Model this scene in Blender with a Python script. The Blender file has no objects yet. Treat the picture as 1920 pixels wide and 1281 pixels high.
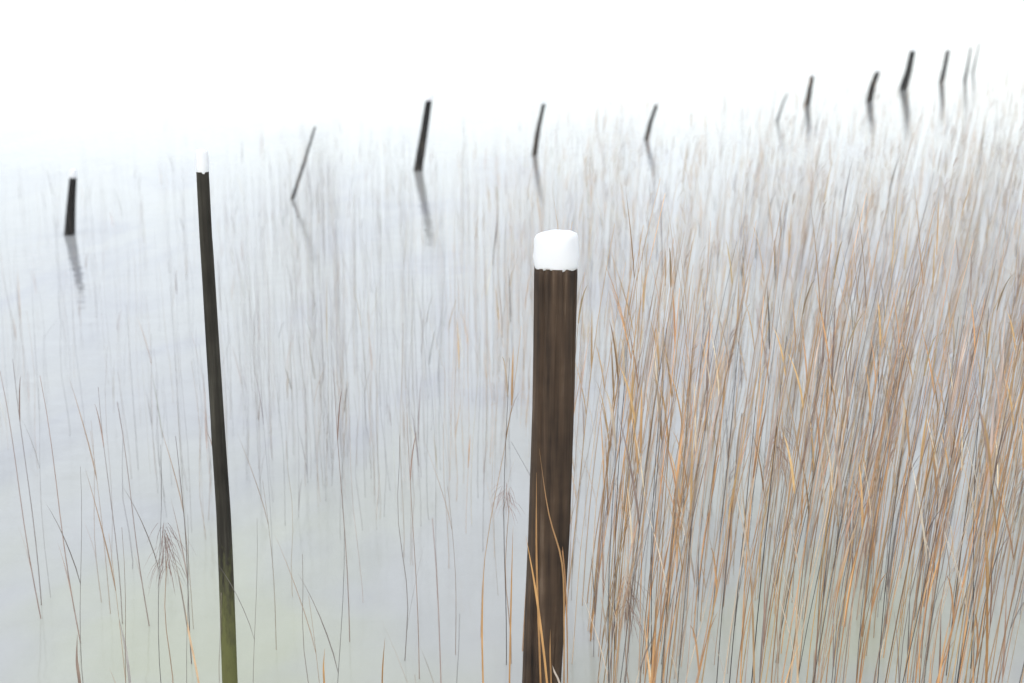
import bpy, math, random
import numpy as np
from mathutils import Vector, noise

random.seed(7)
rng = np.random.default_rng(7)
sc = bpy.context.scene
C = sc.collection

# ------------------------------------------------------------------ camera
CAM_H = 2.6
F = 2667.0                       # focal length in pixels of a 1920 px wide frame (50 mm on 36 mm)
PITCH = math.atan(655.0 / F)
cam = bpy.data.cameras.new('camera')
cam.lens = 50; cam.sensor_width = 36
cam.clip_start = 0.1; cam.clip_end = 3000
cam.dof.use_dof = True
cam.dof.focus_distance = 4.95
cam.dof.aperture_fstop = 2.3
camo = bpy.data.objects.new('camera', cam); C.objects.link(camo)
camo.location = (0, 0, CAM_H)
camo.rotation_euler = (math.pi / 2 - PITCH, 0, 0)
sc.camera = camo

# ------------------------------------------------------------------ sky: even winter fog light
SUN_EL, SUN_ROT = math.radians(24), math.radians(200)
world = bpy.data.worlds.new('World'); sc.world = world; world.use_nodes = True
nt = world.node_tree; nt.nodes.clear()
sky = nt.nodes.new('ShaderNodeTexSky'); sky.sky_type = 'NISHITA'; sky.sun_disc = False
sky.sun_elevation = SUN_EL; sky.sun_rotation = SUN_ROT
b1 = nt.nodes.new('ShaderNodeBackground'); b1.inputs['Strength'].default_value = 0.05
nt.links.new(sky.outputs[0], b1.inputs['Color'])
b2 = nt.nodes.new('ShaderNodeBackground')          # the thick even cloud / fog layer
b2.inputs['Color'].default_value = (0.955, 0.975, 1.0, 1); b2.inputs['Strength'].default_value = 1.2
ad = nt.nodes.new('ShaderNodeAddShader'); wo = nt.nodes.new('ShaderNodeOutputWorld')
nt.links.new(b1.outputs[0], ad.inputs[0]); nt.links.new(b2.outputs[0], ad.inputs[1])
nt.links.new(ad.outputs[0], wo.inputs['Surface'])

sun = bpy.data.lights.new('sun', 'SUN'); sun.energy = 0.6; sun.angle = math.radians(50)
sun.color = (1.0, 0.97, 0.92)
suno = bpy.data.objects.new('sun', sun); C.objects.link(suno)
sd = Vector((math.sin(SUN_ROT) * math.cos(SUN_EL), math.cos(SUN_ROT) * math.cos(SUN_EL), math.sin(SUN_EL)))
suno.rotation_euler = sd.to_track_quat('Z', 'Y').to_euler()

sc.view_settings.view_transform = 'Standard'; sc.view_settings.look = 'None'
sc.view_settings.exposure = 0.0; sc.view_settings.gamma = 1.0
sc.view_settings.use_curve_mapping = False
sc.cycles.use_denoising = True
sc.cycles.max_bounces = 6
sc.cycles.volume_bounces = 1

# ------------------------------------------------------------------ helpers
def ray(px, py):
    x = (px - 960) / F; y = -(py - 640.5) / F
    c, s = math.cos(PITCH), math.sin(PITCH)
    return Vector((x, c + y * s, -s + y * c))
def on_water(px, py, z=0.0):
    d = ray(px, py); t = (z - CAM_H) / d.z
    return Vector((d.x * t, d.y * t, z))
def at_dist(px, py, Y):
    d = ray(px, py); t = Y / d.y
    return Vector((d.x * t, Y, CAM_H + d.z * t))

def setp(o, label=None, cat=None, group=None, kind=None):
    if label: o['label'] = label
    if cat: o['category'] = cat
    if group: o['group'] = group
    if kind: o['kind'] = kind
    return o
def empty(name, loc):
    o = bpy.data.objects.new(name, None); C.objects.link(o); o.location = loc
    o.empty_display_size = 0.1
    return o
class MB:
    """collects verts / faces / a colour per vertex"""
    def __init__(s): s.v = []; s.f = []; s.c = []
    def tube(s, pts, rad, sides=4, col=(1, 1, 1), cap=True):
        b = len(s.v); n = len(pts)
        for i, p in enumerate(pts):
            a = pts[min(i + 1, n - 1)] - pts[max(i - 1, 0)]
            a = a.normalized()
            u = a.cross(Vector((0.21, 1, 0.13))).normalized(); w = a.cross(u)
            for k in range(sides):
                t = 2 * math.pi * k / sides
                s.v.append(tuple(p + (u * math.cos(t) + w * math.sin(t)) * rad[i])); s.c.append(col)
        for i in range(n - 1):
            for k in range(sides):
                k2 = (k + 1) % sides
                s.f.append((b + i * sides + k, b + i * sides + k2, b + (i + 1) * sides + k2, b + (i + 1) * sides + k))
        if cap: s.f.append(tuple(b + (n - 1) * sides + k for k in range(sides)))
        return s
    def blade(s, pts, wid, side, col=(1, 1, 1), fold=0.35):
        """leaf blade: two strips folded along the midrib"""
        b = len(s.v); n = len(pts)
        nrm = Vector((-side.y, side.x, 0.0))
        for i, p in enumerate(pts):
            w = wid[i] * 0.5
            s.v.append(tuple(p - side * w)); s.v.append(tuple(p + nrm * w * fold)); s.v.append(tuple(p + side * w))
            s.c += [col] * 3
        for i in range(n - 1):
            q = b + 3 * i
            s.f.append((q, q + 1, q + 4, q + 3)); s.f.append((q + 1, q + 2, q + 5, q + 4))
        return s
    def mesh(s, name, mat, smooth=True):
        me = bpy.data.meshes.new(name); me.from_pydata(s.v, [], s.f)
        a = me.color_attributes.new('tint', 'FLOAT_COLOR', 'POINT')
        arr = np.ones((len(s.v), 4), dtype=np.float32); arr[:, :3] = np.array(s.c, dtype=np.float32)
        a.data.foreach_set('color', arr.ravel())
        if smooth: me.polygons.foreach_set('use_smooth', [True] * len(me.polygons))
        me.materials.append(mat); me.update()
        return me
    def build(s, name, mat, parent=None, smooth=True):
        o = bpy.data.objects.new(name, s.mesh(name, mat, smooth)); C.objects.link(o)
        if parent: o.parent = parent
        return o

def new_mat(name):
    m = bpy.data.materials.new(name); m.use_nodes = True
    t = m.node_tree; p = t.nodes['Principled BSDF']
    return m, t, p
def N(t, kind, **kw):
    n = t.nodes.new(kind)
    for k, v in kw.items():
        if k in n.inputs: n.inputs[k].default_value = v
        else: setattr(n, k, v)
    return n
def ramp(t, stops):
    r = t.nodes.new('ShaderNodeValToRGB'); e = r.color_ramp.elements
    e[0].position, e[0].color = stops[0][0], (*stops[0][1], 1)
    e[1].position, e[1].color = stops[-1][0], (*stops[-1][1], 1)
    for p, c in stops[1:-1]:
        q = e.new(p); q.color = (*c, 1)
    return r

# ------------------------------------------------------------------ materials
def wood(name, stops, moss=None, spec=0.25):
    m, t, p = new_mat(name); L = t.links.new
    g = N(t, 'ShaderNodeNewGeometry'); tc = N(t, 'ShaderNodeTexCoord')
    mp = N(t, 'ShaderNodeMapping'); mp.inputs['Scale'].default_value = (38, 38, 1.6)
    L(tc.outputs['Object'], mp.inputs[0])
    n1 = N(t, 'ShaderNodeTexNoise', Scale=1.0, Detail=6.0, Roughness=0.6); L(mp.outputs[0], n1.inputs['Vector'])
    n2 = N(t, 'ShaderNodeTexNoise', Scale=7.0, Detail=3.0); L(tc.outputs['Object'], n2.inputs['Vector'])
    mx = N(t, 'ShaderNodeMath', operation='ADD'); mx.use_clamp = True
    ml = N(t, 'ShaderNodeMath', operation='MULTIPLY'); ml.inputs[1].default_value = 0.45
    sb = N(t, 'ShaderNodeMath', operation='SUBTRACT'); sb.inputs[1].default_value = 0.22
    L(n2.outputs[0], ml.inputs[0]); L(ml.outputs[0], sb.inputs[0]); L(n1.outputs[0], mx.inputs[0]); L(sb.outputs[0], mx.inputs[1])
    r = ramp(t, stops); L(mx.outputs[0], r.inputs[0])
    out = r.outputs[0]
    if moss:                                   # a belt of green algae above the water line
        z0, z1, col = moss
        sx = N(t, 'ShaderNodeSeparateXYZ'); L(g.outputs['Position'], sx.inputs[0])
        nz = N(t, 'ShaderNodeTexNoise', Scale=14.0, Detail=7.0, Roughness=0.7)
        mp2 = N(t, 'ShaderNodeMapping'); mp2.inputs['Scale'].default_value = (3.5, 3.5, 0.8); L(tc.outputs['Object'], mp2.inputs[0]); L(mp2.outputs[0], nz.inputs['Vector'])
        a = N(t, 'ShaderNodeMath', operation='MULTIPLY_ADD'); a.inputs[1].default_value = 1.1; a.inputs[2].default_value = -0.55
        L(nz.outputs[0], a.inputs[0])
        b = N(t, 'ShaderNodeMath', operation='ADD'); L(sx.outputs[2], b.inputs[0]); L(a.outputs[0], b.inputs[1])
        mr = N(t, 'ShaderNodeMapRange'); mr.inputs['From Min'].default_value = z1; mr.inputs['From Max'].default_value = z0
        L(b.outputs[0], mr.inputs['Value'])
        mc = N(t, 'ShaderNodeMix', data_type='RGBA'); L(mr.outputs[0], mc.inputs[0]); L(out, mc.inputs[6]); mc.inputs[7].default_value = (*col, 1)
        out = mc.outputs[2]
    L(out, p.inputs['Base Color'])
    p.inputs['Roughness'].default_value = 0.8
    p.inputs['Specular IOR Level'].default_value = spec
    bp = N(t, 'ShaderNodeBump', Strength=0.8, Distance=0.006); L(n1.outputs[0], bp.inputs['Height']); L(bp.outputs[0], p.inputs['Normal'])
    return m
M_front = wood('wet_brown_wood', [(0.28, (0.016, 0.010, 0.007)), (0.46, (0.052, 0.033, 0.021)), (0.6, (0.076, 0.048, 0.030)), (0.8, (0.16, 0.115, 0.08))])
M_pole = wood('dark_weathered_wood', [(0.25, (0.012, 0.011, 0.009)), (0.5, (0.034, 0.031, 0.025)), (0.8, (0.085, 0.080, 0.065))],
              moss=(0.24, 0.64, (0.13, 0.135, 0.052)), spec=0.12)
M_far = wood('black_wet_wood', [(0.25, (0.006, 0.006, 0.006)), (0.55, (0.014, 0.013, 0.012)), (0.85, (0.03, 0.028, 0.026))], spec=0.08)

M_snow, t, p = new_mat('snow')
p.inputs['Base Color'].default_value = (0.86, 0.875, 0.905, 1); p.inputs['Roughness'].default_value = 0.8
p.inputs['Subsurface Weight'].default_value = 0.1; p.inputs['Subsurface Radius'].default_value = (0.02, 0.025, 0.03)
n = N(t, 'ShaderNodeTexNoise', Scale=75.0, Detail=7.0, Roughness=0.7); bp = N(t, 'ShaderNodeBump', Strength=0.35, Distance=0.005)
t.links.new(n.outputs[0], bp.inputs['Height']); t.links.new(bp.outputs[0], p.inputs['Normal'])

def reed_mat(name, per_object):
    """dry reed: colour from the vertex tint, mottled; single reeds also vary from one to the next"""
    m, t, p = new_mat(name); L = t.links.new
    at = N(t, 'ShaderNodeAttribute', attribute_name='tint')
    out = at.outputs['Color']
    tc = N(t, 'ShaderNodeTexCoord')
    nz = N(t, 'ShaderNodeTexNoise', Scale=9.0, Detail=3.0); L(tc.outputs['Object'], nz.inputs['Vector'])
    r = ramp(t, [(0.3, (0.72, 0.70, 0.70)), (0.7, (1.18, 1.16, 1.13))]); L(nz.outputs[0], r.inputs[0])
    mx = N(t, 'ShaderNodeMix', data_type='RGBA', blend_type='MULTIPLY'); mx.inputs[0].default_value = 1
    L(out, mx.inputs[6]); L(r.outputs[0], mx.inputs[7]); out = mx.outputs[2]
    if per_object:
        oi = N(t, 'ShaderNodeObjectInfo')
        r2 = ramp(t, [(0.0, (0.6, 0.57, 0.57)), (0.5, (1.0, 0.93, 0.9)), (1.0, (1.3, 1.25, 1.15))]); L(oi.outputs['Random'], r2.inputs[0])
        m2 = N(t, 'ShaderNodeMix', data_type='RGBA', blend_type='MULTIPLY'); m2.inputs[0].default_value = 1
        L(out, m2.inputs[6]); L(r2.outputs[0], m2.inputs[7]); out = m2.outputs[2]
    L(out, p.inputs['Base Color'])
    p.inputs['Roughness'].default_value = 0.55; p.inputs['Specular IOR Level'].default_value = 0.3
    tr = N(t, 'ShaderNodeBsdfTranslucent'); L(out, tr.inputs['Color'])
    ms = N(t, 'ShaderNodeMixShader'); ms.inputs[0].default_value = 0.3
    L(p.outputs[0], ms.inputs[1]); L(tr.outputs[0], ms.inputs[2]); L(ms.outputs[0], t.nodes['Material Output'].inputs['Surface'])
    return m
M_reed = reed_mat('dry_reed', True)
M_bed = reed_mat('dry_reed_mass', False)

# water: calm, milky with silt and thin slush; pale weed shows where it is shallow near the shore
M_water, t, p = new_mat('still_winter_water'); L = t.links.new
tc = N(t, 'ShaderNodeTexCoord')
mp = N(t, 'ShaderNodeMapping'); mp.inputs['Scale'].default_value = (0.75, 0.26, 1); L(tc.outputs['Object'], mp.inputs[0])
n1 = N(t, 'ShaderNodeTexNoise', Scale=1.0, Detail=4.0, Roughness=0.55, Distortion=0.6); L(mp.outputs[0], n1.inputs['Vector'])
r = ramp(t, [(0.36, (0.365, 0.375, 0.40)), (0.48, (0.415, 0.425, 0.425)), (0.62, (0.425, 0.435, 0.42))]); L(n1.outputs[0], r.inputs[0])
n3 = N(t, 'ShaderNodeTexNoise', Scale=5.0, Detail=6.0, Roughness=0.65); L(mp.outputs[0], n3.inputs['Vector'])
r3 = ramp(t, [(0.3, (0.95, 0.95, 0.95)), (0.7, (1.04, 1.04, 1.04))]); L(n3.outputs[0], r3.inputs[0])
mm = N(t, 'ShaderNodeMix', data_type='RGBA', blend_type='MULTIPLY'); mm.inputs[0].default_value = 1
# green weed under the shallows by the shore
gm = N(t, 'ShaderNodeTexNoise', Scale=0.8, Detail=3.0); gmp = N(t, 'ShaderNodeMapping'); gmp.inputs['Location'].default_value = (3.1, 0.6, 0); gmp.inputs['Scale'].default_value = (1, 0.6, 1)
L(tc.outputs['Object'], gmp.inputs[0]); L(gmp.outputs[0], gm.inputs['Vector'])
gx = N(t, 'ShaderNodeSeparateXYZ'); L(tc.outputs['Object'], gx.inputs[0])
gy = N(t, 'ShaderNodeMapRange'); gy.interpolation_type = 'SMOOTHSTEP'
gy.inputs['From Min'].default_value = 9.0; gy.inputs['From Max'].default_value = 4.6; L(gx.outputs[1], gy.inputs['Value'])
gn = N(t, 'ShaderNodeMapRange'); gn.inputs['From Min'].default_value = 0.38; gn.inputs['From Max'].default_value = 0.60; L(gm.outputs[0], gn.inputs['Value'])
gg = N(t, 'ShaderNodeMath', operation='MULTIPLY'); L(gy.outputs[0], gg.inputs[0]); L(gn.outputs[0], gg.inputs[1])
gc = N(t, 'ShaderNodeMix', data_type='RGBA'); L(gg.outputs[0], gc.inputs[0]); L(r.outputs[0], gc.inputs[6]); gc.inputs[7].default_value = (0.425, 0.445, 0.35, 1)
L(gc.outputs[2], mm.inputs[6]); L(r3.outputs[0], mm.inputs[7]); L(mm.outputs[2], p.inputs['Base Color'])
p.inputs['Roughness'].default_value = 0.07; p.inputs['IOR'].default_value = 1.33
mw = N(t, 'ShaderNodeMapping'); mw.inputs['Scale'].default_value = (1, 1.6, 1); L(tc.outputs['Object'], mw.inputs[0])
w1 = N(t, 'ShaderNodeTexNoise', Scale=3.2, Detail=2.0); L(mw.outputs[0], w1.inputs['Vector'])
bp = N(t, 'ShaderNodeBump', Strength=1.0, Distance=0.006); L(w1.outputs[0], bp.inputs['Height']); L(bp.outputs[0], p.inputs['Normal'])

# ------------------------------------------------------------------ the water sheet
wm = MB(); S = 700
wm.v = [(-S, -60, 0), (S, -60, 0), (S, 1200, 0), (-S, 1200, 0)]; wm.c = [(1, 1, 1)] * 4; wm.f = [(0, 1, 2, 3)]
setp(wm.build('water', M_water, smooth=False), 'calm pale winter water fading into white fog', kind='structure')

# ------------------------------------------------------------------ the fog over the water
hm = MB(); A, B_, Z0, Z1 = 760, 1300, -1.0, 4.5
hm.v = [(x, y, z) for z in (Z0, Z1) for (x, y) in ((-A, -90), (A, -90), (A, B_), (-A, B_))]; hm.c = [(1, 1, 1)] * 8
hm.f = [(3, 2, 1, 0), (4, 5, 6, 7), (0, 1, 5, 4), (1, 2, 6, 5), (2, 3, 7, 6), (3, 0, 4, 7)]
M_haze = bpy.data.materials.new('haze'); M_haze.use_nodes = True; M_haze.node_tree.nodes.clear()
_o = M_haze.node_tree.nodes.new('ShaderNodeOutputMaterial'); _v = M_haze.node_tree.nodes.new('ShaderNodeVolumePrincipled')
_v.inputs['Color'].default_value = (0.995, 0.998, 1.0, 1); _v.inputs['Density'].default_value = 0.0012
M_haze.node_tree.links.new(_v.outputs[0], _o.inputs['Volume'])
setp(hm.build('haze', M_haze, smooth=False), 'white winter fog lying over the water', kind='stuff')

# ------------------------------------------------------------------ posts
def sst(a, b, x):
    k = min(1, max(0, (x - a) / (b - a))); return k * k * (3 - 2 * k)
def shaft_mesh(pts, rads, sides, rough, seed, rings=40):
    """irregular round timber along a bent axis, with checks (splits) running down it, flat sawn top"""
    mb = MB(); n = len(pts)
    cum = [0.0]
    for i in range(1, n): cum.append(cum[-1] + (pts[i] - pts[i - 1]).length)
    tot = cum[-1]
    def samp(s):
        i = 0
        while i < n - 2 and cum[i + 1] < s: i += 1
        k = (s - cum[i]) / (cum[i + 1] - cum[i])
        return pts[i].lerp(pts[i + 1], k), rads[i] * (1 - k) + rads[i + 1] * k
    for j in range(rings + 1):
        c, r0 = samp(tot * j / rings)
        for k in range(sides):
            a = 2 * math.pi * k / sides
            d = Vector((math.cos(a), math.sin(a), 0))
            q = noise.noise(Vector((d.x * 1.3 + seed, d.y * 1.3, c.z * 1.1)))
            g = noise.noise(Vector((d.x * 5.5 + seed, d.y * 5.5, c.z * 0.8)))
            split = -0.28 * sst(0.20, 0.42, g)
            rr = r0 * (1 + rough * q + rough * 0.35 * g + split * min(1, rough * 8))
            if j == rings: rr *= 0.985
            mb.v.append(tuple(c + d * rr)); mb.c.append((1, 1, 1))
    for j in range(rings):
        for k in range(sides):
            k2 = (k + 1) % sides
            mb.f.append((j * sides + k, j * sides + k2, (j + 1) * sides + k2, (j + 1) * sides + k))
    mb.f.append(tuple(rings * sides + k for k in range(sides)))
    return mb
def snow_mesh(top, r, h, seed, lean=Vector((0, 0, 0)), sides=28):
    """rounded cushion of snow sitting on a post top, its rim hanging unevenly over the edge"""
    mb = MB()
    prof = [(0.88, -0.06), (0.95, -0.05), (0.99, 0.04), (1.0, 0.30), (0.99, 0.62), (0.965, 0.82), (0.90, 0.93), (0.74, 0.985), (0.4, 1.0)]
    for (pr, ph) in prof:
        for k in range(sides):
            a = 2 * math.pi * k / sides; d = Vector((math.cos(a), math.sin(a), 0))
            q = noise.noise(Vector((d.x * 1.6 + seed, d.y * 1.6 + seed, ph * 2)))
            z = h * ph * (1 + 0.03 * d.x * (seed % 2 - 0.6)) 
            if ph >= 0.1: z += h * 0.05 * noise.noise(Vector((d.x * 2.2 * pr + seed, d.y * 2.2 * pr, 1)))
            if ph < 0.1: z += h * 0.07 * noise.noise(Vector((d.x * 2.5 + seed * 2, d.y * 2.5, 3)))
            mb.v.append(tuple(top + lean * max(ph, 0) * h + d * r * pr * (1 + 0.10 * q + 0.03 * noise.noise(Vector((d.x * 5 + seed, d.y * 5, ph * 6)))) + Vector((0, 0, z)))); mb.c.append((1, 1, 1))
    n = len(prof)
    for j in range(n - 1):
        for k in range(sides):
            k2 = (k + 1) % sides
            mb.f.append((j * sides + k, j * sides + k2, (j + 1) * sides + k2, (j + 1) * sides + k))
    mb.f.append(tuple((n - 1) * sides + k for k in range(sides)))
    mb.f.append(tuple(reversed(range(sides))))
    return mb
def post(name, pts, rads, mat, label, cat, group=None, cap=0.0, sides=20, rough=0.08, seed=0.0, rings=40):
    base = Vector((pts[0].x, pts[0].y, 0))
    root = empty(name, base)
    setp(root, label, cat, group)
    loc = [q - base for q in pts]
    shaft_mesh(loc, rads, sides, rough, seed, rings).build('shaft', mat, root)
    if cap > 0:
        d = (loc[-1] - loc[-2]).normalized()
        snow_mesh(loc[-1], rads[-1], cap, seed, Vector((d.x, d.y, 0))).build('snow_cap', M_snow, root)
    return root

# the thick post in front
Yf = 4.9
w = lambda px, py: at_dist(px, py, Yf)
b0 = w(1016, 1281); a0 = w(1026, 1000)
low = b0 + (b0 - a0) * 1.2
post('wooden_post', [low, b0, w(1030, 1000), w(1037, 760), w(1042, 499)], [0.073, 0.074, 0.0755, 0.0765, 0.0775], M_front,
     'thick brown wooden post in front, topped by a white block of snow', 'post', cap=0.120, sides=96, rough=0.07, seed=3.3, rings=90)
# the thin dark pole left of it
Yp = on_water(432, 1330).y
w = lambda px, py: at_dist(px, py, Yp)
b0 = w(431, 1281)
post('wooden_pole', [b0 - Vector((-0.01, 0, 0.3)), b0, w(424, 1080), w(419, 960), w(408, 790), w(396, 600), w(386, 440), w(380, 322)],
     [0.029, 0.029, 0.028, 0.0265, 0.025, 0.0235, 0.0225, 0.022], M_pole,
     'tall thin dark pole with snowy tip and green algae low down, left of front post', 'pole', cap=0.075, sides=28, rough=0.10, seed=8.1, rings=60)
# the curved row of posts out in the water: waterline px, top px, width px
G = 'weathered posts standing out in the foggy water'
far = [
 ('wooden_post', (130, 440), (138, 338), 17, 0.09, 'black leaning post nearest the left edge, with grey snow on its top'),
 ('wooden_stake', (548, 374), (589, 245), 6, 0.0, 'thin crooked stake leaning far to the right, just right of the tall pole'),
 ('wooden_post', (784, 320), (803, 196), 15, 0.09, 'tallest black post out in the water, between the leaning stake and the snow-topped front post'),
 ('wooden_post', (1002, 291), (1019, 200), 9, 0.07, 'slim black post straight above the snow cap of the front post'),
 ('wooden_post', (1212, 262), (1230, 200), 8, 0.06, 'slim tapering black post halfway between the front post and the cluster on the right'),
 ('wooden_stake', (1457, 228), (1474, 178), 4, 0.0, 'short hair-thin stake at the left end of the right-hand row of posts'),
 ('wooden_post', (1513, 197), (1523, 146), 9, 0.06, 'small dark post just right of the hair-thin stake'),
 ('wooden_post', (1630, 190), (1644, 138), 11, 0.07, 'dark post standing alone left of the stoutest post in the distant row'),
 ('wooden_post', (1693, 168), (1711, 100), 13, 0.08, 'stoutest and longest black post of the distant row on the right'),
 ('wooden_post', (1765, 156), (1777, 98), 8, 0.06, 'slim dark post just right of the stoutest distant post'),
 ('wooden_stake', (1809, 152), (1819, 92), 5, 0.0, 'faint grey stake, left one of the last pair of the row'),
 ('wooden_stake', (1824, 136), (1835, 84), 3.5, 0.0, 'faint thin stake at the far right end of the row of posts'),
]
for i, (nm, b, tp, wd, cap, lab) in enumerate(far):
    B = on_water(*b); T = at_dist(tp[0], tp[1], B.y)
    r = wd / F * B.y * 0.5 * 1.15; T = T + (T - B) * 0.06
    low = B + (B - T) * 0.3
    mid = B.lerp(T, 0.5) + Vector((random.uniform(-.2, .2) * r * 2, 0, 0))
    tap = 0.55 if nm == 'wooden_stake' else 0.72
    T = T + Vector((0, random.uniform(-0.05, 0.05), 0))
    post(nm, [low, B, mid, T], [r * 1.05, r * 1.05, r * (1 + tap) / 2, r * tap], M_far, lab, 'post' if nm == 'wooden_post' else 'stake', G,
         cap=cap, sides=16, rough=0.14, seed=11.7 + i * 2.3, rings=24)

# ------------------------------------------------------------------ reeds
GOLD = (0.60, 0.40, 0.21); STRAW = (0.70, 0.62, 0.50); TAN = (0.54, 0.42, 0.31)
MAUVE = (0.46, 0.375, 0.32); GREY = (0.31, 0.29, 0.285); DARK = (0.10, 0.088, 0.082); PALE = (0.66, 0.62, 0.55)
def jit(c, a=0.18):
    k = 1 + random.uniform(-a, a)
    return tuple(min(0.85, x * k * (1 + random.uniform(-0.05, 0.05))) for x in c)
def stem_path(h, lean, wav, segs=9, dip=0.12, broken=0.0):
    """a reed stem from just under the water to height h, leaning, bending and slightly kinked at its joints"""
    ph = random.uniform(0, 6.28); fr = random.uniform(0.7, 1.6); ax = random.uniform(0, 3.14)
    out = []
    for i in range(segs + 1):
        s = i / segs
        bend = s * s * random.uniform(0.98, 1.02)
        off = math.sin(s * 6.28 * fr + ph) * wav - math.sin(ph) * wav
        x = lean[0] * h * (0.55 * s + 0.45 * bend) + off * math.cos(ax)
        y = lean[1] * h * (0.55 * s + 0.45 * bend) + off * math.sin(ax)
        out.append(Vector((x, y, -dip + (h + dip) * s)))
    if random.random() < broken:                      # a broken stem: the top folds over at a joint
        j = int(segs * random.uniform(0.7, 0.9)); a = random.uniform(0, 6.28); k = random.uniform(0.2, 0.5)
        for i in range(j + 1, segs + 1):
            e = (out[i] - out[j]).length
            out[i] = out[j] + Vector((math.cos(a) * e * k, math.sin(a) * e * k, e * (1 - k * 1.3)))
    return out
def leaf_path(p, h, up, out, d, droop, segs=6):
    pts = []
    for i in range(segs + 1):
        s = i / segs
        pts.append(p + d * out * s ** 1.2 + Vector((0, 0, up * s - droop * s ** 2.4)))
    return pts
LEAFW = [0.6, 1.0, 0.95, 0.8, 0.58, 0.32, 0.03]
def plume_strands(mb, tip, d, L, n, col, wid=0.0016):
    """feathery seed head: thin strands sweeping up and over to one side"""
    for _ in range(n):
        s = random.random()
        base = tip - Vector((0, 0, 1)) * L * s * 0.75
        a = random.uniform(0, 6.28); dd = Vector((math.cos(a), math.sin(a), 0)) * 0.35 + d
        ln = L * random.uniform(0.35, 0.6)
        pts = [base + dd * ln * 0.30 * q ** 1.3 + Vector((0, 0, ln * (q * 0.95 - 0.35 * q * q))) for q in (0, 0.35, 0.7, 1)]
        sv = Vector((-d.y + random.uniform(-.5, .5), d.x + random.uniform(-.5, .5), 0)); sv = sv.normalized() if sv.length > 0.1 else Vector((1, 0, 0))
        mb.blade(pts, [wid * 0.6, wid * 1.3, wid * 1.5, wid * 0.3], sv, jit(col))
def reed_parts(h, r, lean, wav, col, nleaf, plume, sides=5):
    """returns stem MB, list of leaf MBs, plume MB or None"""
    path = stem_path(h, lean, wav)
    n = len(path)
    st = MB().tube(path, [r * (1 - 0.62 * i / (n - 1)) for i in range(n)], sides, col)
    lv = []
    for _ in range(nleaf):
        i = random.randint(2, n - 2); a = random.uniform(0, 6.28)
        d = Vector((math.cos(a), math.sin(a), 0)); L = random.uniform(0.22, 0.45)
        ww = random.uniform(0.004, 0.009)
        pts = leaf_path(path[i], h, L * random.uniform(0.8, 1.0), L * random.uniform(0.12, 0.35), d, L * random.uniform(0.0, 0.35))
        lc = jit(col) if col[0] > 0.2 else jit(MAUVE)
        lv.append(MB().blade(pts, [ww * k for k in LEAFW], Vector((-d.y, d.x, 0)), lc))
    pm = None
    if plume:
        pm = MB(); d = Vector((random.uniform(-.3, 1), random.uniform(-.6, .6), 0)).normalized()
        plume_strands(pm, path[-1] + Vector((0, 0, 0.05)), d, random.uniform(0.16, 0.26), 26, MAUVE)
    return st, lv, pm

# where reeds grow: thick on the right, thinning towards open water on the left
def sstep(a, b, x):
    k = min(1, max(0, (x - a) / (b - a))); return k * k * (3 - 2 * k)
def density(X, Y):
    u = X / Y
    d = 1.05 * sstep(-0.16, 0.16, u) ** 1.6 + 0.75 * sstep(0.10, 0.34, u)
    d += 0.22 * sstep(-0.52, -0.12, u) * (0.45 + 0.55 * sstep(4.5, 7, Y))
    clump = noise.noise(Vector((X * 1.5, Y * 0.9, 4.2)))
    d *= 1 - 0.62 * sstep(7, 13, Y)
    if u > 0.05: d *= 1 + 0.35 * (1 - sstep(5.5, 7.5, Y))
    d += 0.55 * sstep(-0.24, -0.04, u) * (1 - sstep(0.0, 0.12, u)) * sstep(3.8, 7, Y)
    if u < -0.12: d *= 2.3
    return d * (0.62 + 1.2 * max(-0.42, clump))
spots = []
tries = 0
while len(spots) < 4200 and tries < 400000:
    tries += 1
    Y = math.sqrt(random.uniform(3.75 ** 2, 19.0 ** 2)); u = random.uniform(-0.42, 0.46)
    X = u * Y
    if random.random() < density(X, Y) / 2.2:
        if math.hypot(X - 0.16, Y - 4.9) < 0.22 or (Y < 5.0 and -0.035 < u < 0.055): continue
        spots.append((X, Y))
def spec(X, Y):
    u = X / Y
    right = sstep(-0.05, 0.25, u)
    hmax = 1.08 + 0.75 * sstep(-0.30, 0.30, u) + 0.10 * sstep(0.2, 0.4, u)
    h = hmax * random.uniform(0.55, 1.0)
    lean = (0.00 + 0.12 * right + random.gauss(0, 0.028 + 0.015 * right), random.gauss(0, 0.05))
    q = random.random()
    if u < -0.05 and Y > 3: col = GREY if q < 0.5 else (MAUVE if q < 0.75 else (TAN if q < 0.9 else PALE))
    else:
        near = 1 - sstep(5, 13, Y)
        if q < 0.24 + 0.34 * near: col = GOLD
        elif q < 0.52 + 0.18 * near: col = TAN
        elif q < 0.80: col = MAUVE if random.random() < 0.5 else STRAW
        elif q < 0.92: col = GREY
        else: col = DARK
    r = random.uniform(0.0010, 0.0021) * (0.75 + 0.25 * right) * (1 - 0.3 * sstep(6, 12, Y))
    return h, lean, jit(col), r, right
spots.sort(key=lambda s: s[1])
# what the lens sees of the nearest ones: skip stems wholly below the frame
def in_view(X, Y, h):
    z = CAM_H - h
    return abs(X / Y) < 0.375 and z < Y * 0.49
N_SINGLE = 285
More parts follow.
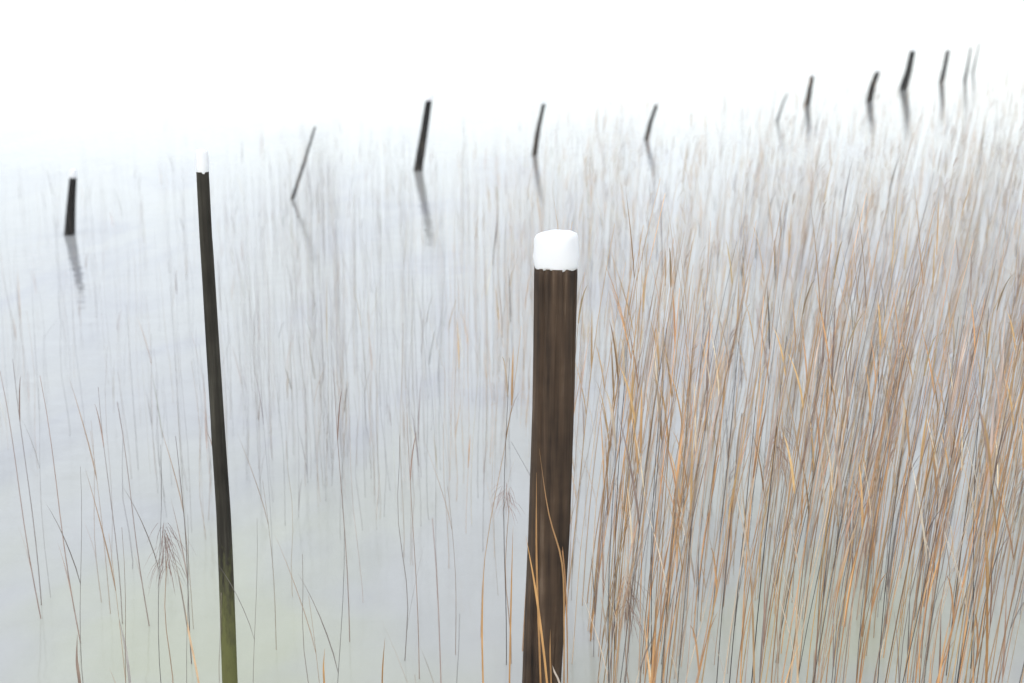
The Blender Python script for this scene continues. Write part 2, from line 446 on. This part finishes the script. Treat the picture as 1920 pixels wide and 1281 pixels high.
# single reeds: prototypes with parts, then copies that share their meshes
protos = []
for k in range(26):
    kind = 'right' if k < 19 else 'left'
    h = random.uniform(1.2, 1.7) if kind == 'right' else random.uniform(0.7, 1.15)
    lean = (random.gauss(0.10, 0.05), random.gauss(0, 0.04)) if kind == 'right' else (random.gauss(0.0, 0.03), random.gauss(0, 0.03))
    cn = ['golden', 'golden', 'tan', 'pale straw', 'golden', 'grey', 'dark'][k % 7] if kind == 'right' else ['thin grey', 'thin mauve brown', 'thin grey', 'thin tan'][k % 4]
    col = jit([GOLD, GOLD, TAN, STRAW, GOLD, GREY, DARK][k % 7] if kind == 'right' else [GREY, MAUVE, GREY, TAN][k % 4])
    st, lv, pm = reed_parts(h, random.uniform(0.0013, 0.0025), lean, 0.012, col, random.choice([1, 2, 2]) if kind == 'right' else 1, kind == 'right' and k == 11)
    protos.append((kind, h, st.mesh('stem', M_reed), [l.mesh('leaf', M_reed) for l in lv], pm.mesh('plume', M_reed) if pm else None, cn))
def place_reed(pr, X, Y, rz, sc_, label, group, name='reed'):
    root = empty(name, (X, Y, 0)); root.rotation_euler = (0, 0, rz); root.scale = (sc_, sc_, sc_)
    setp(root, label, 'reed', group)
    for nm, me in [('stem', pr[2])] + [('leaf', l) for l in pr[3]] + ([('plume', pr[4])] if pr[4] else []):
        o = bpy.data.objects.new(nm, me); C.objects.link(o); o.parent = root
    return root
rest = []; cnt = 0
for (X, Y) in spots:
    u = X / Y
    pool = [q for q in protos if q[0] == ('right' if u > -0.03 else 'left')]
    pr = random.choice(pool)
    if cnt < N_SINGLE and in_view(X, Y, pr[1]):
        if u > 0.06:
            place = 'just right of the front post' if u < 0.13 else ('between front post and right edge' if u < 0.23 else ('in the stand near right edge' if u < 0.31 else 'at the right edge'))
            grp = 'nearest reeds ' + place
            lab = pr[5] + ' reed ' + ('with one leaf ' if len(pr[3]) == 1 else 'with two leaves ') + ('and plume ' if pr[4] else '') + place
        else:
            place = 'close left of the front post' if u > -0.06 else ('between tall pole and front post' if u > -0.13 else ('just right of the tall dark pole' if u > -0.205 else 'in open water left of the dark pole'))
            grp = 'nearest reeds ' + place
            lab = pr[5] + ' reed with one leaf ' + ('and plume ' if pr[4] else '') + place
        place_reed(pr, X, Y, random.gauss(0, 0.35), random.uniform(0.9, 1.12), lab, grp); cnt += 1
    else:
        rest.append((X, Y))
# the rest of the bed as one mass
bed = MB()
for (X, Y) in rest:
    h, lean, col, r, right = spec(X, Y)
    o = Vector((X, Y, 0))
    path = [q + o for q in stem_path(h, lean, 0.012, segs=6, broken=0.07)]
    bed.tube(path, [r * (1 - 0.62 * i / 6) for i in range(7)], 3, col, cap=False)
    for _ in range(random.choice([0, 1, 2]) if right > 0.2 else random.choice([0, 0, 1])):
        i = random.randint(1, 5); a = random.uniform(0, 6.28); d = Vector((math.cos(a), math.sin(a), 0)); Lf = random.uniform(0.2, 0.42)
        ww = random.uniform(0.003, 0.007)
        pts = leaf_path(path[i], h, Lf * random.uniform(0.8, 1.0), Lf * random.uniform(0.1, 0.3), d, Lf * random.uniform(0, 0.3), segs=4)
        bed.blade(pts, [ww * k for k in (0.6, 1, 0.85, 0.5, 0.05)], Vector((-d.y, d.x, 0)), jit(col))
    if right > 0.3 and random.random() < 0.15:
        plume_strands(bed, path[-1], Vector((1, random.uniform(-.5, .5), 0)).normalized(), random.uniform(0.14, 0.24), 14, MAUVE)
setp(bed.build('reed_bed', M_bed), 'broad mass of dry tan and grey reeds filling the right side behind the nearest ones', 'reeds', kind='stuff')

# single blades and plumed reeds that catch the eye, each where it stands
def sblade(pxs, Y, wd, col, label, name='reed_shoot', cat='reed shoot'):
    pts0 = [at_dist(x, y, Y) for x, y in pxs]       # from base to tip
    while pts0[0].z > 0.0:                            # carry it on down to its root in the water
        pts0.insert(0, pts0[0] + Vector(((pts0[0].x - pts0[1].x) * 0.25, 0, -min(0.3, pts0[0].z + 0.05))))
    pts = []
    for i in range(len(pts0) - 1):
        for k in range(4): pts.append(pts0[i].lerp(pts0[i + 1], k / 4))
    pts.append(pts0[-1]); n = len(pts)
    for _ in range(3):
        pts = [pts[0]] + [(pts[i - 1] + pts[i] * 2 + pts[i + 1]) / 4 for i in range(1, n - 1)] + [pts[-1]]
    base = Vector((pts[0].x, pts[0].y, 0))
    ws = [wd * (0.8 + 0.2 * math.sin(3 * i / n)) * min(1, (1.02 - i / (n - 1)) * 3) for i in range(n)]
    o = MB().blade([q - base for q in pts], ws, Vector((1, 0.25, 0)).normalized(), col, fold=0.5).build(name, M_reed)
    o.location = base
    setp(o, label, cat)
AM = (0.62, 0.38, 0.17)
sblade([(1014, 1281), (1005, 1050), (1006, 886)], 4.72, 0.007, AM, 'golden blade rising nearly upright over the left half of the front post')
sblade([(1027, 1281), (1006, 1112), (986, 1005)], 4.66, 0.008, AM, 'golden blade curving up to the left edge of the front post')
sblade([(1058, 1180), (1057, 1050), (1028, 971), (1011, 841)], 4.78, 0.006, (0.50, 0.32, 0.16), 'long tan blade slanting across the front post to its upper left')
sblade([(1064, 1200), (1060, 1067), (1042, 940), (1028, 841)], 4.84, 0.005, (0.46, 0.27, 0.14), 'fine brown blade slanting across the right half of the front post')
sblade([(1034, 1281), (1031, 1230), (1032, 1180)], 4.55, 0.006, AM, 'short golden blade tip low on the front post')
sblade([(1052, 1281), (1040, 1262), (1036, 1248)], 4.5, 0.007, (0.78, 0.74, 0.66), 'pale blade tip at the foot of the front post')
sblade([(906, 1281), (903, 1180), (908, 1045)], 4.6, 0.006, AM, 'amber blade left of the front post at the bottom edge')
sblade([(955, 1281), (958, 1130), (962, 985)], 4.7, 0.006, AM, 'amber blade close beside the left side of the front post')
sblade([(374, 1281), (352, 1180), (338, 1090)], 4.7, 0.007, (0.72, 0.55, 0.38), 'pale orange blade leaning left beside the foot of the tall pole')
sblade([(608, 1281), (606, 1250), (609, 1215)], 4.4, 0.006, AM, 'small orange blade tip at the bottom edge between pole and front post')
sblade([(716, 1281), (718, 1240), (722, 1195)], 4.4, 0.005, AM, 'slim orange blade tip left of the amber blades by the front post')
sblade([(244, 1281), (236, 1215), (222, 1155)], 4.5, 0.009, (0.74, 0.76, 0.74), 'whitish dead blade in the lower left, left of the pale orange one')
sblade([(150, 1281), (143, 1240), (145, 1190)], 4.4, 0.010, (0.50, 0.40, 0.34), 'short brownish blade tip in the bottom left corner')
sblade([(1222, 1281), (1214, 1235), (1213, 1195)], 4.4, 0.007, (0.75, 0.66, 0.5), 'pale straw blade tip right of the front post')
sblade([(1415, 1281), (1410, 1090), (1398, 985), (1390, 890)], 4.4, 0.007, (0.72, 0.52, 0.30), 'long pale golden blade standing before the reeds right of the front post')
sblade([(1497, 1281), (1492, 1150), (1500, 1080)], 4.3, 0.007, (0.74, 0.60, 0.42), 'pale golden blade low in the middle of the dense reeds')
sblade([(1850, 1281), (1852, 1120), (1846, 990)], 4.4, 0.010, AM, 'broad golden blade low in the dense reeds near the right edge')
def plumed(px_base, px_tip, Y, L, col, label, n=60, drop=True):
    base = at_dist(*px_base, Y); tip = at_dist(*px_tip, Y)
    root = empty('plumed_reed', (base.x, Y, 0)); setp(root, label, 'reed')
    b = Vector((0, 0, -0.1)); tp = tip - root.location
    path = [b.lerp(tp, k / 8) + Vector((0.01 * math.sin(k), 0, 0)) for k in range(9)]
    MB().tube(path, [0.0022 - 0.00015 * k for k in range(9)], 5, jit(TAN)).build('stem', M_reed, root)
    mb = MB()
    for _ in range(n):
        s = random.random(); st = tp + Vector((random.uniform(-.004, .004), random.uniform(-.01, .01), -L * 0.7 * s + L * 0.15))
        d = Vector((random.gauss(0.10, 0.13), random.gauss(0, 0.1), 0)); ln = L * random.uniform(0.3, 0.62)
        pts = [st + d * ln * q * 1.4 + Vector((0, 0, ln * (0.30 * q - 1.15 * q * q))) for q in (0, 0.3, 0.65, 1)]
        d2 = random.uniform(-0.02, 0.02); pts = [q + Vector((d2 * i, 0, random.uniform(-.004, .004))) for i, q in enumerate(pts)]
        mb.blade(pts, [0.0008, 0.0015, 0.0016, 0.0003], Vector((1, random.uniform(-.9, .9), 0)).normalized(), jit(col))
    mb.build('plume', M_reed, root)
plumed((318, 1281), (308, 1000), 4.9, 0.26, (0.40, 0.29, 0.27), 'reed with a drooping mauve brown plume left of the tall pole')
plumed((1186, 1281), (1174, 1095), 4.7, 0.24, (0.30, 0.21, 0.17), 'reed with a dark brown drooping plume low, right of the front post')
plumed((1466, 1100), (1458, 815), 4.9, 0.22, (0.34, 0.25, 0.22), 'reed with a dark brown plume at middle height among the right-hand reeds')
plumed((955, 1200), (950, 915), 5.2, 0.16, (0.38, 0.28, 0.26), 'reed with a small brown plume close left of the front post', n=30)
